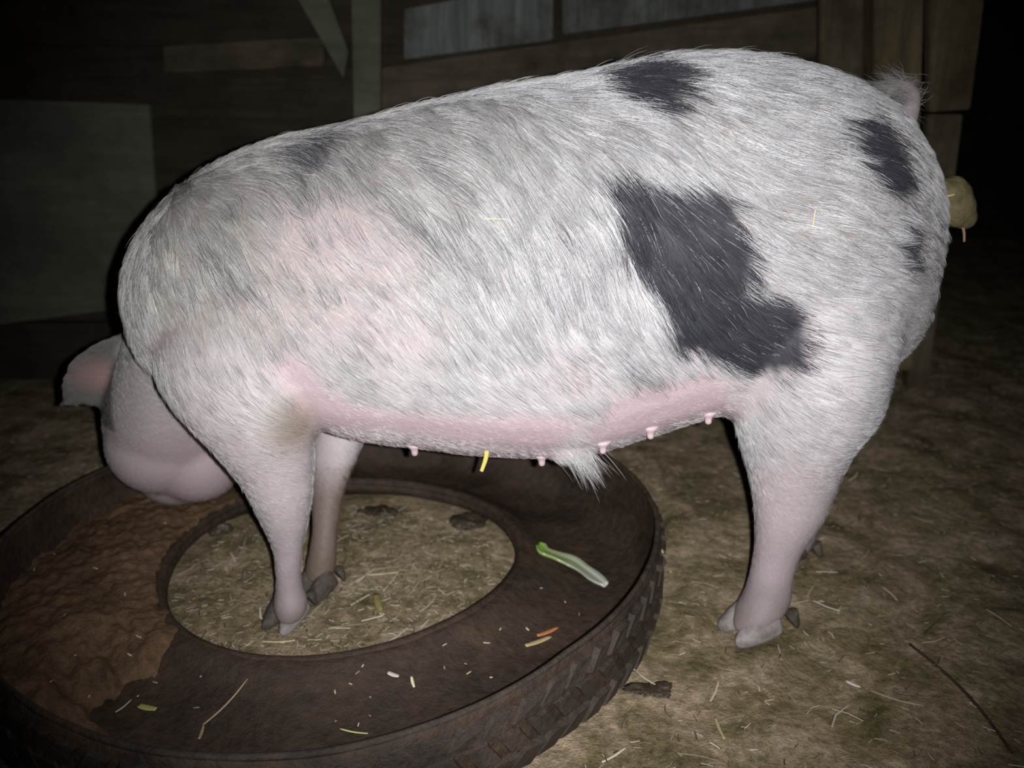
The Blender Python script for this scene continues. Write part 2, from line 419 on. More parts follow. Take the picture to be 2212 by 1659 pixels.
    # jowls hanging below the head
    for px, py, y, r in ((345, 955, 1.38, .088), (425, 985, 1.40, .080), (380, 1000, 1.42, .075)):
        c = at(px, py, y); bmx = bmesh.new(); bmesh.ops.create_icosphere(bmx, subdivisions=3, radius=r)
        V = [tuple(v.co + c) for v in bmx.verts]; Fs = [[v.index for v in f.verts] for f in bmx.faces]; bmx.free(); parts.append((np.array(V), Fs))
    # belly navel bump
    for c, r, e in ((at(1225, 950, 1.12), .035, 1.0),):
        bmx = bmesh.new(); bmesh.ops.create_icosphere(bmx, subdivisions=3, radius=r)
        V = [tuple(v.co + c) for v in bmx.verts]; Fs = [[v.index for v in f.verts] for f in bmx.faces]; bmx.free(); parts.append((np.array(V), Fs))
    # ears: curved leaves with thickness
    def ear(base, tip, side, w, bend):
        base, tip = np.array(base), np.array(tip); ax = tip - base; L = np.linalg.norm(ax); ax /= L
        sd = np.array(side, float); sd -= ax * sd.dot(ax); sd /= np.linalg.norm(sd); nn = np.cross(ax, sd); rs = []
        for t in np.linspace(0, 1, 14):
            ww = w * (math.sin(math.pi * min(1, t * .9 + .18)) ** .8) * math.sqrt(max(0, 1 - max(0, (t - .62) / .39) ** 3)) + .003; c = base + ax * L * t + nn * bend * (math.sin(t * 2.2)) * L; thk = .009 - .003 * t
            r = []
            for k in range(16):
                f = 2 * math.pi * k / 16; s, q = math.cos(f), math.sin(f)
                r.append(c + sd * ww * s + nn * (thk * q + .35 * ww * s * s))
            rs.append(np.array(r))
        return loft(rs)
    parts.append(ear(at(310, 735, 1.37), at(118, 880, 1.34), Vector((-.45, .2, -.85)), .074, .03))
    eb = at(370, 760, 1.42); parts.append(ear(eb + Vector((.04, 0, 0)), eb + Vector((.13, .05, -.09)), (-.3, .4, .9), .045, -.10))
    V = []; Fs = []; off = 0
    for v, f in parts:
        V.append(np.asarray(v)); Fs += [tuple(i + off for i in q) for q in f]; off += len(v)
    me = bpy.data.meshes.new('pig'); me.from_pydata([tuple(v) for v in np.concatenate(V)], [], Fs); me.update()
    bmx = bmesh.new(); bmx.from_mesh(me)
    bmx.to_mesh(me); bmx.free()
    o = bpy.data.objects.new('tmp', me); COL.objects.link(o)
    # consistent outward normals for every shell
    bmx = bmesh.new(); bmx.from_mesh(me); bmesh.ops.recalc_face_normals(bmx, faces=bmx.faces); bmx.to_mesh(me); bmx.free()
    r = o.modifiers.new('r', 'REMESH'); r.mode = 'VOXEL'; r.voxel_size = .0062; r.use_smooth_shade = True
    s = o.modifiers.new('s', 'SMOOTH'); s.iterations = 9; s.factor = .6
    dg = bpy.context.evaluated_depsgraph_get(); dg.update()
    res = bpy.data.meshes.new_from_object(o.evaluated_get(dg)); bpy.data.objects.remove(o)
    return res
body_me = pig_body(); body_me.name = 'pig'
nv = len(body_me.vertices); BV = np.empty(nv * 3); body_me.vertices.foreach_get('co', BV); BV = BV.reshape(-1, 3)
BN = np.empty(nv * 3); body_me.vertices.foreach_get('normal', BN); BN = BN.reshape(-1, 3)
# extra smoothing of the joins only where limbs meet the trunk, plus gentle flesh unevenness
bump = fbm(BV, 5.5, 3) * .007 * np.clip((BV[:, 2] - .22) / .15, 0, 1)
BV = BV + BN * bump[:, None]
body_me.vertices.foreach_set('co', BV.reshape(-1)); body_me.update()
bm = bmesh.new(); bm.from_mesh(body_me); bm.faces.ensure_lookup_table(); bvh = BVHTree.FromBMesh(bm); bm.free()
CAMP = Vector((0, 0, H))
def hit(px, py):
    d = Vector(ray(px, py)).normalized(); h = bvh.ray_cast(CAMP, d)
    return (h[0], h[1]) if h[0] else (at(px, py, 1.05), Vector((0, -1, 0)))

# coat pattern: outlines carried onto the near flank, kept in the pig's own side view (x, z)
def outline(pts): return np.array([[hit(*p)[0].x - (.006 if p[0] < 1800 else 0), hit(*p)[0].z + (.004 if p[1] > 300 else 0)] for p in pts])
def sdist(P, poly):
    """signed distance to a polygon in (x, z): negative inside"""
    d = np.full(len(P), 9.0); ins = np.zeros(len(P), bool); n = len(poly)
    for i in range(n):
        a, b = poly[i], poly[(i + 1) % n]; ab = b - a; t = np.clip(((P - a) @ ab) / (ab @ ab + 1e-12), 0, 1)
        d = np.minimum(d, np.linalg.norm(P - a - t[:, None] * ab, axis=1))
        c = ((a[1] > P[:, 1]) != (b[1] > P[:, 1])); xx = (b[0] - a[0]) * (P[:, 1] - a[1]) / (b[1] - a[1] + 1e-12) + a[0]; ins ^= c & (P[:, 0] < xx)
    return np.where(ins, -d, d)
BLACK = [outline([(1300, 400), (1350, 380), (1420, 405), (1460, 395), (1520, 385), (1560, 400), (1590, 440), (1600, 500), (1640, 560), (1640, 610), (1620, 640), (1700, 650), (1750, 690), (1762, 760), (1740, 800), (1690, 815), (1620, 825), (1560, 800), (1520, 770), (1450, 775), (1440, 740), (1455, 690), (1420, 640), (1360, 570), (1330, 500)]),
         outline([(1285, 170), (1330, 145), (1400, 122), (1460, 125), (1490, 165), (1490, 205), (1440, 240), (1400, 232), (1345, 215)]),
         outline([(1812, 262), (1870, 248), (1920, 275), (1955, 325), (1972, 390), (1960, 440), (1900, 420), (1845, 350)]),
         outline([(1950, 490), (1975, 510), (1978, 590), (1965, 600), (1950, 550)])]
GREY = [(outline([(600, 330), (640, 300), (720, 300), (700, 350), (650, 400), (600, 390)]), .95),
        (outline([(430, 520), (470, 530), (530, 600), (560, 640), (520, 655), (470, 600)]), .5),
        (outline([(900, 350), (940, 355), (990, 390), (1000, 420), (950, 400)]), .5),
        (outline([(840, 420), (900, 440), (1000, 520), (980, 560), (900, 530), (830, 480)]), .3),
        (outline([(560, 380), (650, 390), (780, 330), (780, 400), (660, 440), (560, 420)]), .35),
        (outline([(1238, 780), (1265, 785), (1270, 815), (1245, 815)]), .45),
        (outline([(1340, 790), (1380, 780), (1430, 820), (1440, 850), (1380, 850)]), .5),
        (outline([(1170, 450), (1200, 455), (1240, 520), (1225, 530)]), .35)]
PINK = [(outline([(600, 780), (640, 770), (700, 830), (760, 880), (900, 900), (1100, 905), (1280, 900), (1200, 990), (1000, 985), (800, 960), (700, 930), (650, 880)]), 1.0),
        (outline([(1340, 850), (1450, 830), (1530, 800), (1590, 830), (1600, 890), (1500, 910), (1300, 965), (1270, 930)]), 1.0),
        (outline([(600, 440), (780, 430), (830, 480), (900, 560), (860, 640), (700, 620), (560, 580)]), .42),
        (outline([(520, 640), (760, 600), (960, 700), (900, 800), (700, 720), (560, 720)]), .35),
        (outline([(400, 880), (500, 930), (560, 1050), (520, 1080), (440, 1060), (300, 960)]), .4),
        (outline([(1180, 740), (1260, 760), (1290, 830), (1200, 850)]), .4),
        (outline([(1640, 1000), (1780, 1000), (1760, 1180), (1640, 1180)]), .35),
        (outline([(560, 960), (660, 960), (650, 1120), (570, 1100)]), .3)]
def coat(P, N):
    """masks black, grey, pink, muddy for surface points"""
    xz = P[:, [0, 2]]; near = np.clip((YC + .06 - P[:, 1]) / .04, 0, 1)
    w = fbm(P, 30, 3) * .016
    blk = np.zeros(len(P)); 
    for poly in BLACK: blk = np.maximum(blk, np.clip(.5 - (sdist(xz, poly) + w) / .016, 0, 1))
    blk *= near
    # a few spots on the far side as well
    for c, r in (((.2, .55), .12), ((-.3, .5), .09), ((.5, .45), .07)):
        dd = np.hypot(xz[:, 0] - c[0], xz[:, 1] - c[1]) - r
        blk = np.maximum(blk, np.clip(.5 - (dd + w) / .02, 0, 1) * np.clip((P[:, 1] - YC - .1) / .05, 0, 1))
    gry = np.zeros(len(P))
    for poly, s in GREY: gry = np.maximum(gry, s * np.clip(.5 - (sdist(xz, poly) + w) / .03, 0, 1))
    gry *= near
    pnk = np.zeros(len(P))
    for poly, s in PINK: pnk = np.maximum(pnk, s * np.clip(.5 - (sdist(xz, poly) + w * .7) / (.05 if s < .9 else .03), 0, 1))
    pnk = np.maximum(pnk, np.clip((-N[:, 2] - .55) / .3, 0, 1) * sm(P[:, 2], .2, .24) * .9 * ~((P[:, 0] < -.36) & (P[:, 1] > 1.2)))
    mud = np.clip((.105 + fbm(P, 25, 2) * .03 - P[:, 2]) / .06, 0, 1) * .55
    return blk, gry, pnk, mud
def skin_col(P, N):
    blk, gry, pnk, mud = coat(P, N); n = fbm(P, 12, 4)[:, None]; n2 = fbm(P + 3, 60, 2)[:, None]
    jowl = (sm(-P[:, 0], .34, .40) * sm(P[:, 1], 1.24, 1.30) * sm(P[:, 2], .34, .22))[:, None] * .5
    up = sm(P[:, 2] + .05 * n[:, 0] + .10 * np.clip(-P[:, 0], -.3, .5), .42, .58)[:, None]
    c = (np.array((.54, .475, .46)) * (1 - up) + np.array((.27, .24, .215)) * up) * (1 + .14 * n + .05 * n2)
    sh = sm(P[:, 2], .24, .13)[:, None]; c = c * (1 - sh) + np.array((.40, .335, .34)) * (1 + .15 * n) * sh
    c = c * (1 - pnk[:, None]) + np.array((.60, .465, .475)) * (1 + .06 * n) * pnk[:, None]
    c = c * (1 - jowl) + np.array((.44, .34, .345)) * jowl
    # nape behind the head is greyish
    c = c * (1 - gry[:, None]) + np.array((.10, .10, .10)) * gry[:, None]
    c = c * (1 - blk[:, None]) + np.array((.045, .045, .05)) * blk[:, None]
    # ear: grey-green rim, pink inside
    earm = (sm(-P[:, 0] - .06 * sm(P[:, 2], .44, .36), .560, .575) * (P[:, 2] > .25) * (P[:, 1] > 1.28))[:, None]
    pe = np.array(at(212, 795, 1.36)); core = np.clip(1.3 - np.hypot(P[:, 0] - pe[0], P[:, 2] - pe[2]) / .035, 0, 1)[:, None]
    c = c * (1 - earm) + (np.array((.15, .15, .125)) * (1 - core) + np.array((.40, .24, .23)) * core) * earm
    nape = (sm(P[:, 2], .40, .46) * sm(P[:, 1], 1.25, 1.30) * sm(-P[:, 0], .44, .50))[:, None] * .6
    c = c * (1 - nape) + np.array((.15, .145, .14)) * nape
    c = c * (1 - mud[:, None]) + np.array((.13, .10, .07)) * mud[:, None]
    # far foreleg caked in mud below the knee, stain inside the near elbow
    far = (np.clip((.30 - P[:, 2] + n[:, 0] * .03) / .05, 0, 1) * (P[:, 1] > 1.18) * (P[:, 0] < -.1) * (P[:, 0] > -.35) )[:, None] * .8
    far = far * np.clip((.19 - P[:, 2:3]) / .05 + .35, 0, 1)
    c = c * (1 - far) + np.array((.13, .09, .055)) * far
    st = hit(632, 925)[0]; d = np.sqrt(((P[:, 0] - st.x) / .032) ** 2 + ((P[:, 2] - st.z) / .045) ** 2)[:, None] + n * .4
    f = np.clip(1.25 - d, 0, 1) * .7 * (P[:, 1:2] < 1.2)
    c = c * (1 - f) + np.array((.26, .19, .12)) * f
    return np.clip(c, 0, 1), blk, gry, pnk, mud
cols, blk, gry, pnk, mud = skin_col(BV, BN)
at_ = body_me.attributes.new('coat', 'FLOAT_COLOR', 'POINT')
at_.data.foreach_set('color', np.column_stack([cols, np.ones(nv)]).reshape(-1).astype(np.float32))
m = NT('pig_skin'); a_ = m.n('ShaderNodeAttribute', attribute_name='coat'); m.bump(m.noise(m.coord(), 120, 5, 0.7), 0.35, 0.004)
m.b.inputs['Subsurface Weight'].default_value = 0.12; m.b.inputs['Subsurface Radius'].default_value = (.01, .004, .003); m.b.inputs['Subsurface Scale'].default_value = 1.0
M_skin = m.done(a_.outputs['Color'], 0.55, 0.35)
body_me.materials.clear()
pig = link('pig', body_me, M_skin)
tag(pig, 'white pig with black patches standing broadside, head lowered to the left into the tyre trough', 'pig')

# bristles ---------------------------------------------------------------
tri = []
body_me.calc_loop_triangles(); nt = len(body_me.loop_triangles); T = np.empty(nt * 3, int); body_me.loop_triangles.foreach_get('vertices', T); T = T.reshape(-1, 3)
A, B, C_ = BV[T[:, 0]], BV[T[:, 1]], BV[T[:, 2]]
cr_ = np.cross(B - A, C_ - A); area = np.linalg.norm(cr_, axis=1) / 2; FN = cr_ / (2 * area[:, None] + 1e-12); cen = (A + B + C_) / 3
def norm(v): return v / (np.linalg.norm(v, axis=-1, keepdims=True) + 1e-12)
def flow(P):
    """which way the coat lies, by place on the body"""
    x, z = P[:, 0], P[:, 2]
    ang = np.interp(x, [-.6, -.45, -.25, 0, .15, .3, .45, .6], [62, 55, 56, 50, 52, 30, 16, 30])        # degrees below horizontal, pointing rearward
    low = sm(z, .50, .36)
    angl = np.interp(x, [-.6, -.4, -.2, 0, .12, .22, .34, .5, .6], [28, 30, 15, 25, 55, 25, 8, 20, 55])
    ang = ang * (1 - low) + angl * low
    leg = sm(z, .30, .20); ang = ang * (1 - leg) + np.where(x > .2, 35, 30) * leg
    ang = ang + 16 * vnoise(P, 9) + 9 * vnoise(P + 4, 26)
    a = np.radians(ang); return np.column_stack([np.cos(a), np.zeros(len(P)), -np.sin(a)])
wgt = np.where(FN[:, 1] < .25, 1.0, .22) * area
_, _, gp_, pk_, md_ = skin_col(cen, FN); 
dens = (1 - .80 * pk_) * (1 - .30 * sm(cen[:, 2], .5, .62)); dens *= .5 + .5 * sm(cen[:, 2], .08, .24); dens *= np.where(cen[:, 2] < .045, .2, 1)
dens = dens * np.where((cen[:, 0] < -.42) & (cen[:, 1] > 1.25) & (cen[:, 2] < .4), 2.2, 1); wgt *= dens
NH = 330000
ti = rng.choice(nt, NH, p=wgt / wgt.sum()); r1 = np.sqrt(rng.random(NH)); r2 = rng.random(NH)
root = A[ti] * (1 - r1)[:, None] + B[ti] * (r1 * (1 - r2))[:, None] + C_[ti] * (r1 * r2)[:, None]
nrm = norm(BN[T[ti, 0]] * (1 - r1)[:, None] + BN[T[ti, 1]] * (r1 * (1 - r2))[:, None] + BN[T[ti, 2]] * (r1 * r2)[:, None])
_, hb, hg, hp, hm = skin_col(root, nrm)
L = np.interp(root[:, 2], [.0, .12, .25, .35, .47, .62, .85], [.007, .010, .015, .022, .032, .048, .052])
L *= np.interp(root[:, 0], [-.8, -.56, -.5, -.35, 0, .35, .52], [.35, .40, .6, .8, 1.0, .85, .45]); L *= (1 - .55 * hp) * rng.uniform(.6, 1.2, NH)
d = flow(root); d = norm(d - nrm * (d * nrm).sum(1, keepdims=True)); d = norm(d + rng.normal(0, .10, (NH, 3)) + nrm * rng.uniform(.02, .12, (NH, 1)))
tipdir = norm(d + np.array((.0, 0, -.25)))
# clumping
NCL = 6500; ci = rng.choice(NH, NCL, replace=False); kd = KDTree(NCL)
for i, c in enumerate(ci): kd.insert(root[c], i)
kd.balance(); near = np.array([kd.find(p)[1] for p in root])
ctip = root[ci] + d[ci] * L[ci][:, None] * 1.05
own = root + d * L[:, None]
cw = (.25 + .5 * sm(root[:, 2], .35, .55))[:, None] * rng.uniform(.5, 1, (NH, 1))
tip = own * (1 - cw) + (ctip[near] ) * cw
far_ = np.linalg.norm(ctip[near] - own, axis=1) > .03; tip[far_] = own[far_]
tip[:, 2] -= L * .12
NP = 5; pts = np.zeros((NH, NP, 3))
for k in range(NP):
    t = k / (NP - 1); mid = root + d * (L * .5)[:, None] + nrm * (L * .06)[:, None]
    pts[:, k] = root * (1 - t) ** 2 + mid * 2 * t * (1 - t) + tip * t * t
    # keep the strand out of the skin
pts -= nrm[:, None, :] * .0008
lock = vnoise(root[ci], 40)[near] * .5 + rng.normal(0, .5, NCL)[near] * .5
bright = np.clip(.74 + .22 * lock + rng.normal(0, .16, NH), .22, 1.1)
hc = (np.array((.78, .775, .76)) - np.array((.06, .07, .11)) * sm(-root[:, 0], -.1, .45)[:, None]) * bright[:, None]
dark = rng.random(NH) < (.05 + .75 * hg); hc[dark] = np.array((.14, .14, .15))
pkm = rng.random(NH) < hp * .6; hc[pkm & ~dark] = np.array((.80, .68, .64))
bl = rng.random(NH) < hb * 1.02 - .04; hc[bl] = np.array((.035, .035, .042)) * rng.uniform(.6, 2.2, (bl.sum(), 1))
_st = hit(632, 925)[0]; _d = np.sqrt(((root[:, 0] - _st.x) / .030) ** 2 + ((root[:, 2] - _st.z) / .042) ** 2) + .4 * fbm(root, 12, 3)
_f = (np.clip(1.3 - _d, 0, 1) * .75 * (root[:, 1] < 1.2))[:, None]; hc = hc * (1 - _f) + np.array((.24, .18, .11)) * _f
_e = ((root[:, 0] < -.565 - .06 * sm(root[:, 2], .44, .36)) & (root[:, 2] > .25) & (root[:, 1] > 1.28)); hc[_e] = np.array((.24, .23, .21))
_n = ((root[:, 2] > .42) & (root[:, 1] > 1.28) & (root[:, 0] < -.47) & (rng.random(NH) < .6)); hc[_n] = np.array((.20, .20, .19))
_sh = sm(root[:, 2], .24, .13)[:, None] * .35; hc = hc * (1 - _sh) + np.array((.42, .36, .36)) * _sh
hc = hc * (1 - .7 * hm[:, None]) + np.array((.15, .12, .085)) * .7 * hm[:, None]
fl = ((root[:, 1] > 1.18) & (root[:, 0] < -.1) & (root[:, 0] > -.35) & (root[:, 2] < .2)); hc[fl] = np.array((.14, .10, .065))
# long tuft under the navel, crest hairs and tail fuzz
ex_p, ex_c, ex_r = [], [], []
def tuft(c, dirv, n, spread, length, col, r=.00022, curl=(0, 0, -.3)):
    c = np.array(c); dirv = np.array(dirv, float); dirv /= np.linalg.norm(dirv)
    for _ in range(n):
        p0 = c + rng.normal(0, spread, 3); dd = dirv + rng.normal(0, .16, 3); l = length * rng.uniform(.6, 1.15)
        ts = np.linspace(0, 1, NP)[:, None]
        ex_p.append(p0 + dd * l * ts + np.array(curl) * l * ts ** 2); ex_c.append(np.array(col) * rng.uniform(.7, 1.1)); ex_r.append(r)
nb, _n = hit(1235, 978)
tuft((nb.x, nb.y + .01, nb.z + .006), (.55, 0, -.5), 260, .008, .045, (.8, .78, .74))
def ribbons(pts, cols_, rad, name, parent, m):
    """each strand a slim three-sided tapering blade, all in one mesh"""
    n, k, _ = pts.shape; tg = norm(np.gradient(pts, axis=1)); ref = norm(rng.normal(0, 1, (n, 1, 3)))
    u = norm(np.cross(tg, ref)); v = np.cross(tg, u); taper = np.array([1, 1, .85, .6, .15])[None, :, None] * rad[:, None, None]
    V = np.stack([pts + (u * math.cos(f) + v * math.sin(f)) * taper for f in (0, 2.094, 4.189)], 2)   # n,k,3,3
    V = V.reshape(-1, 3); base = (np.arange(n) * k * 3)[:, None, None]
    q = []
    for s in range(k - 1):
        for j in range(3):
            q.append([s * 3 + j, s * 3 + (j + 1) % 3, (s + 1) * 3 + (j + 1) % 3, (s + 1) * 3 + j])
    q = (base + np.array(q)[None]).reshape(-1)
    me = bpy.data.meshes.new(name); me.vertices.add(len(V)); me.vertices.foreach_set('co', V.reshape(-1).astype(np.float32))
    nf = len(q) // 4; me.loops.add(len(q)); me.loops.foreach_set('vertex_index', q.astype(np.int32))
    me.polygons.add(nf); me.polygons.foreach_set('loop_start', (np.arange(nf) * 4).astype(np.int32))
    me.update(calc_edges=True); me.polygons.foreach_set('use_smooth', np.ones(nf, bool))
    at2 = me.attributes.new('tint', 'FLOAT_COLOR', 'POINT'); cc = np.repeat(np.column_stack([cols_, np.ones(n)]), k * 3, axis=0)
    at2.data.foreach_set('color', cc.reshape(-1).astype(np.float32))
    return link(name, me, m, parent)
M_hair = m_attr('pig_bristle', 'tint', 0.45, 0.3)
rad = np.interp(root[:, 2], [.1, .35, .7], [.00013, .00018, .00023]) * rng.uniform(.7, 1.2, NH)
P_all = np.concatenate([pts, np.array(ex_p)]); C_all = np.concatenate([hc, np.array(ex_c)]); R_all = np.concatenate([rad, np.array(ex_r)])
hair = ribbons(P_all, C_all, R_all, 'bristle_coat', pig, M_hair); hair['kind'] = 'stuff'
print('hair strands', len(P_all))

# tail -------------------------------------------------------------------
tp = cr([at(1955, 262, 1.235), at(1968, 232, 1.24), at(1972, 205, 1.25), at(1955, 185, 1.27), at(1930, 190, 1.285), at(1915, 212, 1.28)], 6)
tr = np.interp(np.linspace(0, 1, len(tp)), [0, .3, 1], [.016, .010, .004])
Vt, Ft = loft(tube_rings(tp, tr, tr, 12, up=(0, 1, .1)))
tail = mesh_np('tail', Vt, Ft, plain('tail_skin', (.30, .26, .25), (.42, .36, .35), 80, .6), pig)
ex_p, ex_c, ex_r = [], [], []
for i in range(3, len(tp)):
    tuft(tp[i], (random.uniform(-.9, .7), .1, random.uniform(-.2, .7)), 24, .006, .030, (.42, .40, .38), .00016, (-.3, 0, -.2))
th_ = ribbons(np.array(ex_p), np.array(ex_c), np.array(ex_r), 'tail_hair', tail, M_hair); th_['kind'] = 'stuff'

# teats, claws, eyes, snout ----------------------------------------------
def teat(px, py, s=1.0):
    best = None
    for q in range(0, 40):
        h = bvh.ray_cast(CAMP, Vector(ray(px, py - q)).normalized())
        if h[0]: best = h; break
    p, nn = best[0], best[1]; ax = Vector((0.05, nn.y * .15, -1)).normalized(); p = p - ax * .006
    prof = [(0, .012), (.006, .0075), (.009, .0052), (.012, .0048), (.0155, .0044), (.0175, .0026), (.018, .0004)]
    C = [p + ax * a * s for a, r in prof]; rr = [r * s for a, r in prof]
    V, Fs = loft(tube_rings(np.array([tuple(c) for c in C]), rr, rr, 12, up=(0, 1, 0))); mesh_np('teat', V, Fs, M_teat, pig)
for a in ((895, 968), (1170, 990), (1302, 962), (1405, 930), (1530, 898)): teat(*a)

def claw(name, base, tip, w, h, m, parent=pig):
    """pointed half of a cloven foot: round at the top, wedge towards the toe, flat sole"""
    base, tip = Vector(base), Vector(tip); ax = tip - base; L = ax.length; ax.normalize(); sd = ax.cross(Vector((0, 0, 1))).normalized(); up = sd.cross(ax)
    rs = []
    for t in np.linspace(0, 1, 9):
        ww = w * (1 - t ** 2.4) ** .6 + .0015 if t < 1 else .0015; hh = h * (1 - .62 * t) * (1 - .3 * t ** 4); r = []
        c = base + ax * L * t
        for k in range(18):
            f = 2 * math.pi * k / 18; s, q = math.cos(f), math.sin(f)
            r.append(tuple(c + sd * ww * s + up * (hh * max(q, -.35))))
        rs.append(np.array(r))
    V, Fs = loft(rs); o = mesh_np(name, V, Fs, m, parent)
    b = o.modifiers.new('b', 'SUBSURF'); b.levels = 1; b.render_levels = 1
    return o
def foot(x, y, z, dirx, diry, m1, m2, s=1.0):
    D = Vector((dirx, diry, 0)).normalized(); S = Vector((-D.y, D.x, 0))
    for sg, mm in ((1, m1), (-1, m2)):
        b = Vector((x, y, z + .032)) + S * .015 * s * sg - D * .014; t = Vector((x, y, z + .008)) + S * .020 * s * sg + D * .050 * s
        claw('hoof', b, t, .0185 * s, .032 * s, mm)
        b = Vector((x, y, z + .040)) + S * .018 * s * sg - D * .030 * s; t = Vector((x, y, z + .014)) + S * .021 * s * sg - D * .044 * s
        claw('dewclaw', b, t, .009 * s, .014 * s, M_claw_mud)
fz = lambda x, y: float(floor_h(np.array([x]), np.array([y]))[0])
g = atz(1640, 1352, .01); foot(g.x, g.y, fz(g.x, g.y), -.9, -.35, M_claw, M_claw, 1.12)
g = atz(628, 1330, .01); foot(g.x, g.y, fz(g.x, g.y), -.45, -.9, M_claw, M_claw_mud, .85)
foot(-.305, 1.225, fz(-.305, 1.225), -.5, -.8, M_claw_mud, M_claw_mud, .85)
foot(.472, 1.33, fz(.472, 1.33), -1, -.1, M_claw_mud, M_claw_mud, 1.0)
sn = at(414, 1012, 1.675); 
V, Fs = loft([np.column_stack([sn.x + r * np.cos(np.linspace(0, 6.283, 24, endpoint=False)) * 1.05, np.full(24, sn.y + dy), sn.z + r * np.sin(np.linspace(0, 6.283, 24, endpoint=False))]) for r, dy in ((.038, -.008), (.044, 0), (.045, .008), (.040, .014), (.02, .013))])
snout = mesh_np('snout', V, Fs, M_teat, pig)
for s in (-1, 1):
    bmx = bmesh.new(); bmesh.ops.create_uvsphere(bmx, u_segments=12, v_segments=8, radius=.008)
    for v in bmx.verts: v.co += Vector((sn.x + s * .016, sn.y + .013, sn.z))
    from_bm('nostril', bmx, M_eye, snout)
    e = at(392, 930, 1.50); h = bvh.ray_cast(e + Vector((s * .4, 0, 0)), Vector((-s, 0, 0)))
    bmx = bmesh.new(); bmesh.ops.create_uvsphere(bmx, u_segments=16, v_segments=10, radius=.011)
    for v in bmx.verts: v.co += (h[0] if h[0] else e) - Vector((s * .004, 0, 0))
    from_bm('eye', bmx, M_eye, pig)

# dung clump behind the rump --------------------------------------------
bmx = bmesh.new(); 
for c, r, sc in ((at(2052, 420, 1.27), .024, (1.3, 1, 1)), (at(2068, 450, 1.27), .025, (1, 1, 1.1)), (at(2084, 470, 1.27), .017, (1, 1, 1)), (at(2062, 405, 1.27), .017, (1, 1, 1))):
    rr = bmesh.ops.create_icosphere(bmx, subdivisions=4, radius=r)
    for v in rr['verts']: v.co = Vector((v.co.x * sc[0], v.co.y * sc[1], v.co.z * sc[2])) + c
dung = from_bm('dung_clump', bmx, M_dung)
r_ = dung.modifiers.new('r', 'REMESH'); r_.mode = 'VOXEL'; r_.voxel_size = .003; r_.use_smooth_shade = True
s_ = dung.modifiers.new('s', 'SMOOTH'); s_.iterations = 6; s_.factor = .6
tag(dung, 'yellowish-brown clump of dung clinging to the pig\'s rear, straw sticking out below', 'dung')

# ------------------------------------------------------------------ straw
def blade_mesh(V, Fs, Cs, p0, p1, w, th, col, bend=0.0):
    p0, p1 = np.array(p0, float), np.array(p1, float); ax = p1 - p0; L = np.linalg.norm(ax); ax /= L
    sd = np.cross(ax, (0, 0, 1)); n_ = np.linalg.norm(sd); sd = sd / n_ if n_ > 1e-3 else np.array((1, 0, 0)); up = np.cross(sd, ax)
    b = len(V)
    for k, t in enumerate((0, .5, 1)):
        c = p0 + ax * L * t + sd * bend * L * (4 * t * (1 - t)) * .5; ww = w * (1, 1, .7)[k]
        for (s, u) in ((-1, 0), (0, 1), (1, 0), (0, -1)): V.append(c + sd * ww * s + up * th * u)
    for r in range(2):
        for k in range(4): Fs.append((b + r * 4 + k, b + r * 4 + (k + 1) % 4, b + (r + 1) * 4 + (k + 1) % 4, b + (r + 1) * 4 + k))
    Fs.append((b + 3, b + 2, b + 1, b)); Fs.append((b + 8, b + 9, b + 10, b + 11))
    Cs += [col] * 12
def tint_mesh(name, V, Fs, Cs, m=None, parent=None, origin=None):
    V = np.array(V)
    if origin is not None: V = V - np.array(origin)
    o = mesh_np(name, V, Fs, m or M_straw, parent, smooth=False); a = o.data.attributes.new('tint', 'FLOAT_COLOR', 'POINT')
    a.data.foreach_set('color', np.column_stack([np.array(Cs), np.ones(len(V))]).reshape(-1).astype(np.float32))
    if origin is not None: o.location = origin
    return o
PAL = [(.46, .38, .23), (.33, .27, .17), (.27, .22, .14), (.54, .48, .34), (.17, .13, .08), (.25, .25, .12), (.68, .62, .50), (.13, .10, .06)]
V, Fs, Cs = [], [], []
cnt = 0
while cnt < 17000:
    if rng.random() < .16:
        a = rng.uniform(0, 2 * np.pi); r = HR * math.sqrt(rng.random()) * 1.0; x, y = HC[0] + r * math.cos(a), HC[1] + r * math.sin(a)
    else:
        x, y = rng.uniform(-1.2, 1.7), .55 + 2.4 * rng.random() ** 1.3
        dx, dy = x - TC[0], y - TC[1]; rr = math.hypot(dx, dy)
        if rr < float(lerp_tab(np.array(math.atan2(dy, dx)), RT)) + .02: continue
    a = rng.uniform(0, np.pi); big = rng.random() < .035; L_ = rng.uniform(.02, .05) if big else rng.uniform(.004, .015)
    z = fz(x, y) + rng.uniform(.0, .005); w = rng.uniform(.0007, .0015) if big else rng.uniform(.0005, .0012)
    tilt = rng.normal(0, .12) * L_
    dxy = np.array((math.cos(a), math.sin(a))) * L_ / 2
    c = np.array(PAL[rng.integers(len(PAL))]) * rng.uniform(.6, 1.15) * (1.0 if big else .8)
    blade_mesh(V, Fs, Cs, (x - dxy[0], y - dxy[1], z + abs(tilt)), (x + dxy[0], y + dxy[1], z + tilt + abs(tilt)), w, .0006, tuple(c), rng.normal(0, .15)); cnt += 1
tag(tint_mesh('straw_litter', V, Fs, Cs), 'short chopped straw and chaff trodden into the dirt floor', 'straw', kind='stuff')

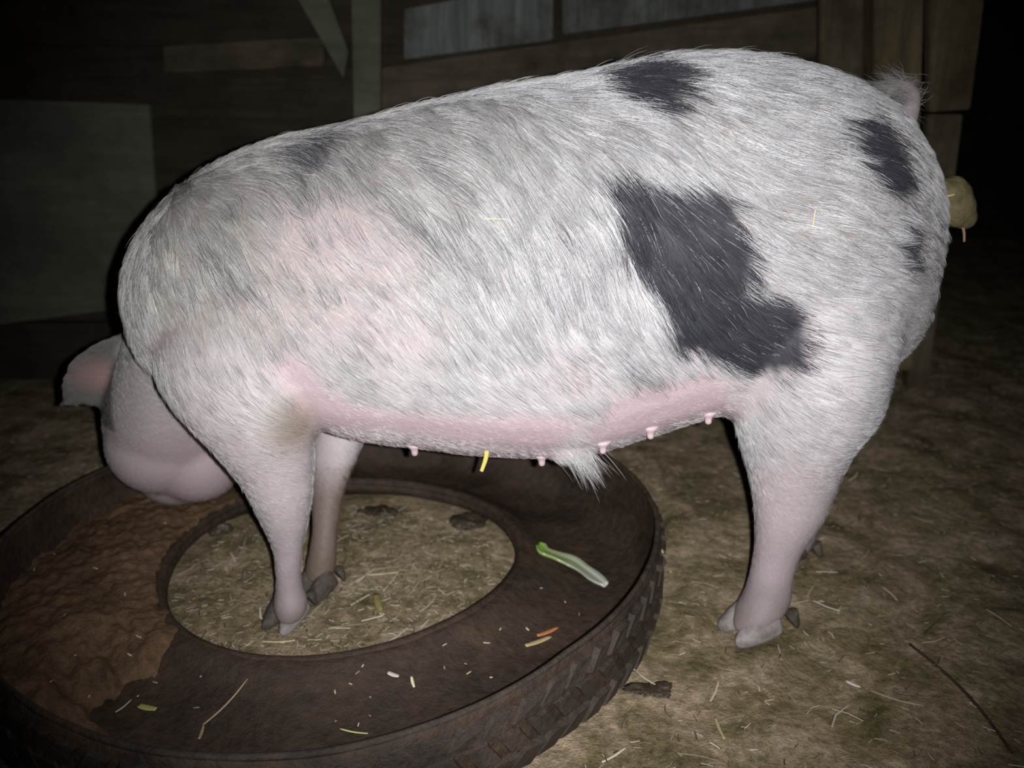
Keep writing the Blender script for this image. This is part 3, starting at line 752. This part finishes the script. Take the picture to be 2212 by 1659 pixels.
# surface height of tyre / feed / floor for laying things down
bpy.context.view_layer.update(); dg = bpy.context.evaluated_depsgraph_get()
def drop(px, py, skip_pig=True):
    """first surface below the pig that this place in the picture shows"""
    d = Vector(ray(px, py)).normalized(); o = CAMP.copy()
    for _ in range(12):
        ok, loc, nn, idx, ob, mx = scene.ray_cast(dg, o, d)
        if not ok: return atz(px, py, 0), Vector((0, 0, 1))
        if ob.name.startswith(('pig', 'bristle', 'straw', 'teat', 'hoof', 'dewclaw', 'tail', 'dung')): o = loc + d * .002; continue
        return loc, nn
    return atz(px, py, 0), Vector((0, 0, 1))
def laid(name, a, b, w, col, label, cat, group=None, th=.0008, lift=.0025, bend=.035, m=None, segs=8):
    """a stalk or shred lying on whatever is under it, following the surface"""
    P = []
    for t in np.linspace(0, 1, segs + 1):
        nx, ny = a[0] + (b[0] - a[0]) * t, a[1] + (b[1] - a[1]) * t
        px_, py_ = b[0] - a[0], b[1] - a[1]; nx += -py_ * bend * math.sin(math.pi * t); ny += px_ * bend * math.sin(math.pi * t)
        p, nn = drop(nx, ny); P.append(np.array(p + Vector((0, 0, lift))))
    P = np.array(P); P[1:-1] = (P[:-2] + 2 * P[1:-1] + P[2:]) / 4
    tt = np.linspace(0, 1, segs + 1); rw = w * (.55 + .45 * np.sin(np.pi * (tt * .8 + .15)))
    V, Fs = loft(tube_rings(P, np.full(segs + 1, th), rw, 8, up=(0, 0, 1)))
    org = P.mean(0); V = V - org; o = mesh_np(name, V, Fs, m or M_straw); o.location = org
    at2 = o.data.attributes.new('tint', 'FLOAT_COLOR', 'POINT'); cc = np.tile((*col, 1), (len(V), 1)); at2.data.foreach_set('color', cc.reshape(-1).astype(np.float32))
    return tag(o, label, cat, group)
straw_y = (.55, .48, .22); straw_w = (.72, .68, .55)
laid('straw_stalk', (1135, 1398), (1190, 1378), .0045, (.50, .38, .20), 'flat tan straw flake lying on the right of the tyre trough', 'straw', th=.001, bend=.02)
laid('carrot_peel', (1160, 1376), (1205, 1358), .004, (.50, .20, .08), 'thin orange shred beside the flat tan straw flake in the trough', 'peel', th=.001)
laid('straw_stalk', (430, 1600), (440, 1570), .0022, (.30, .22, .12), 'short bent foot end of the long stalk at the near side of the tyre', 'straw')
laid('straw_stalk', (438, 1570), (535, 1470), .0016, (.36, .27, .17), 'long thin stalk on the near part of the tyre', 'straw', bend=.04)
laid('straw_stalk', (250, 1542), (284, 1515), .0012, (.45, .42, .32), 'short pale straw left of the yellow leaf scrap', 'straw')
laid('leaf_scrap', (300, 1527), (338, 1535), .005, (.40, .40, .12), 'yellow-green leaf scrap at the near left of the tyre', 'leaf', th=.0008)
laid('straw_stalk', (735, 1578), (795, 1588), .0013, (.50, .50, .16), 'yellow straw lying near the outer lip of the tyre at the bottom', 'straw')
laid('straw_stalk', (889, 1465), (895, 1488), .0022, (.70, .62, .42), 'small upright cream straw bit right of the white fluff', 'straw')
laid('seed_fluff', (838, 1456), (862, 1464), .004, (.62, .58, .48), 'small white fluff scrap on the tyre\'s near side', 'scrap')
laid('straw_stalk', (795, 1245), (862, 1239), .0018, (.66, .58, .36), 'brightest long straw on the bedding inside the tyre hole', 'straw', bend=0)
laid('straw_stalk', (862, 1239), (828, 1280), .0013, (.56, .48, .28), 'straw meeting the brightest one inside the tyre hole at an angle', 'straw', bend=0)
laid('straw_stalk', (758, 1310), (800, 1286), .0014, (.66, .60, .36), 'thin bright straw in the hole just below the brightest one', 'straw', bend=0)
laid('leaf_scrap', (812, 1285), (826, 1332), .0055, (.34, .28, .10), 'olive-yellow leaf strip on the bedding inside the tyre hole', 'leaf')
laid('straw_stalk', (560, 1388), (640, 1386), .0014, (.64, .58, .34), 'pale straw along the near edge of the tyre hole below the front hoof', 'straw')
laid('straw_stalk', (1828, 1474), (1858, 1487), .0032, (.75, .72, .60), 'thick white straw bit on the floor at the lower right', 'straw')
laid('straw_stalk', (1880, 1495), (1995, 1528), .0010, (.40, .36, .24), 'faint long straw right of the thick white bit', 'straw')
laid('twig', (1965, 1395), (2185, 1630), .0022, (.05, .04, .02), 'thin dark curved twig on the floor at the far lower right', 'twig', m=M_twig, th=.002, bend=-.05, segs=16)
laid('straw_stalk', (1300, 1650), (1352, 1618), .0018, (.62, .58, .44), 'pale forked straw at the bottom of the picture right of the tyre', 'straw')
laid('straw_stalk', (1545, 1552), (1565, 1600), .0022, (.46, .38, .18), 'tan straw standing out on the floor between tyre and bottom edge', 'straw')
laid('straw_stalk', (1430, 1190), (1450, 1240), .0018, (.50, .42, .22), 'golden straw leaning against the right side of the tyre', 'straw')
laid('straw_stalk', (1370, 1450), (1430, 1490), .0018, (.50, .44, .30), 'tan straw on a dark mud patch right of the tyre', 'straw')
ZONES = {'left': ('tiny husk or straw bit on the reddish feed mash at the left', 'husk bits on the feed mash'),
         'near': ('tiny loose straw bit on the near side of the tyre trough', 'loose straw bits on the near side of the tyre'),
         'right': ('tiny loose straw bit on the right side of the tyre trough below the leek', 'loose straw bits on the right of the tyre')}
for k in range(34):
    while True:
        px, py = rng.uniform(60, 1330), rng.uniform(1130, 1600)
        p, nn = drop(px, py); r = math.hypot(p.x - HC[0], p.y - HC[1])
        if .31 < r < .47 and p.z < .1 and not (px > 1000 and py < 1270): break
    a = rng.uniform(0, math.pi); l = rng.uniform(5, 16); zl, zg = ZONES['left' if px < 330 and py < 1480 else 'near' if px < 950 else 'right']
    laid('straw_bit', (px, py), (px + l * math.cos(a), py + l * .6 * math.sin(a)), rng.uniform(.0008, .0016), PAL[int(rng.integers(4))], zl, 'straw', zg, segs=3)

# leek leaf in the trough
def leek():
    pl = [(1162, 1188), (1178, 1203), (1205, 1215), (1235, 1226), (1262, 1243), (1285, 1260), (1308, 1276)]
    P = np.array([np.array(drop(*p)[0]) + (0, 0, .008) for p in pl]); P = cr(P, 4); P[:, 2] = np.convolve(np.pad(P[:, 2], 2, 'edge'), np.ones(5) / 5, 'valid')
    n = len(P); t = np.linspace(0, 1, n); w = np.interp(t, [0, .12, .35, .7, .93, 1], [.006, .013, .016, .013, .010, .006]); rs = []
    T_ = np.gradient(P, axis=0)
    for c, tt, ww, k in zip(P, T_, w * (1 + .12 * np.sin(t * 17)), t):
        tt = tt / np.linalg.norm(tt); sd = np.cross(tt, (0, 0, 1)); sd /= np.linalg.norm(sd); r = []
        for j in range(16):
            f = 2 * math.pi * j / 16; s, q = math.cos(f), math.sin(f)
            r.append(c + sd * ww * s + np.array((0, 0, 1)) * (.0045 * q * (1 - .3 * k) + .004 * s * s + .0012 * math.sin(3 * f)))
        rs.append(np.array(r))
    V, Fs = loft(rs); org = P.mean(0); col = []
    g0 = np.array((.16, .30, .035)); g1 = np.array((.26, .33, .13)); g2 = np.array((.46, .47, .40))
    for k in t:
        c = g0 * (1 - k / .25) + g1 * (k / .25) if k < .25 else g1 * (1 - (k - .25) / .75) + g2 * ((k - .25) / .75)
        for j in range(16): col.append(c * (1 + .35 * math.sin(j * 2.4 + k * 3)))
    o = tint_mesh('leek_leaf', V, Fs, np.clip(np.array(col), 0, 1), m_attr('wet_leek', 'tint', .22, .6), origin=org)
    o.data.polygons.foreach_set('use_smooth', [True] * len(o.data.polygons))
    tag(o, 'piece of leek, green end fading to white, lying in the tyre trough', 'leek')
leek()
# straws on the animal and the dung
def stuck(a, b, w, col, label, off=.004):
    P = []
    for t in np.linspace(0, 1, 5):
        px, py = a[0] + (b[0] - a[0]) * t, a[1] + (b[1] - a[1]) * t; h, n_ = hit(px, py); P.append(np.array(h + n_ * off))
    P = np.array(P); V, Fs = loft(tube_rings(P, np.full(5, w), np.full(5, w), 6, up=(.1, 1, .1))); org = P.mean(0)
    o = tint_mesh('straw_stalk', V, Fs, [col] * len(V), origin=org); tag(o, label, 'straw')
stuck((1048, 474), (1092, 475), .0007, (.75, .65, .35), 'fine level straw caught in the white bristles of the pig\'s side')
stuck((1752, 487), (1757, 455), .0009, (.70, .58, .35), 'short upright straw caught in the bristles of the ham', .006)
def hang(p0, p1, w, col, label):
    P = cr([p0, (p0 + p1) / 2 + Vector((.002, 0, 0)), p1], 3); V, Fs = loft(tube_rings(P, np.linspace(w, w * .7, len(P)), np.full(len(P), w * .35), 8, up=(1, 0, 0))); org = P.mean(0)
    tag(tint_mesh('straw_stalk', V, Fs, [col] * len(V), origin=org), label, 'straw')
hb_, _ = hit(1052, 972); hang(hb_ + Vector((0, .004, .004)), at(1040, 1018, hb_.y), .0034, (.62, .54, .14), 'yellow straw hanging from the belly between two teats')
hang(at(2076, 478, 1.262), at(2083, 522, 1.262), .0022, (.34, .22, .14), 'brownish straw hanging out of the dung clump')
hang(at(2042, 424, 1.236), at(2062, 420, 1.236), .0014, (.60, .50, .25), 'small bright straw stuck level on the dung clump')
# dark mud clods
def clod(px, py, sx, sy, sz, label, m=M_mud):
    p, _ = drop(px, py); bmx = bmesh.new(); bmesh.ops.create_icosphere(bmx, subdivisions=4, radius=1)
    V = np.array([tuple(v.co) for v in bmx.verts]); d_ = 1 + .7 * fbm(V + px, 1.4, 3)[:, None] + .25 * fbm(V + px, 6, 2)[:, None]; V = V * d_ * np.array((sx, sy, sz))
    for v, c in zip(bmx.verts, V): v.co = c
    o = from_bm('mud_clod', bmx, m); o.location = p + Vector((0, 0, sz * .25)); tag(o, label, 'mud')
clod(815, 1110, .035, .022, .008, 'dark wet mud clod on the bedding at the far edge of the tyre hole')
clod(1010, 1130, .030, .030, .008, 'dark mud smear by the right rear edge of the tyre hole')
clod(470, 1150, .022, .018, .016, 'dark lump sitting on the far left edge of the tyre hole')
clod(1408, 1490, .030, .016, .004, 'dark mud patch on the floor just right of the tyre')
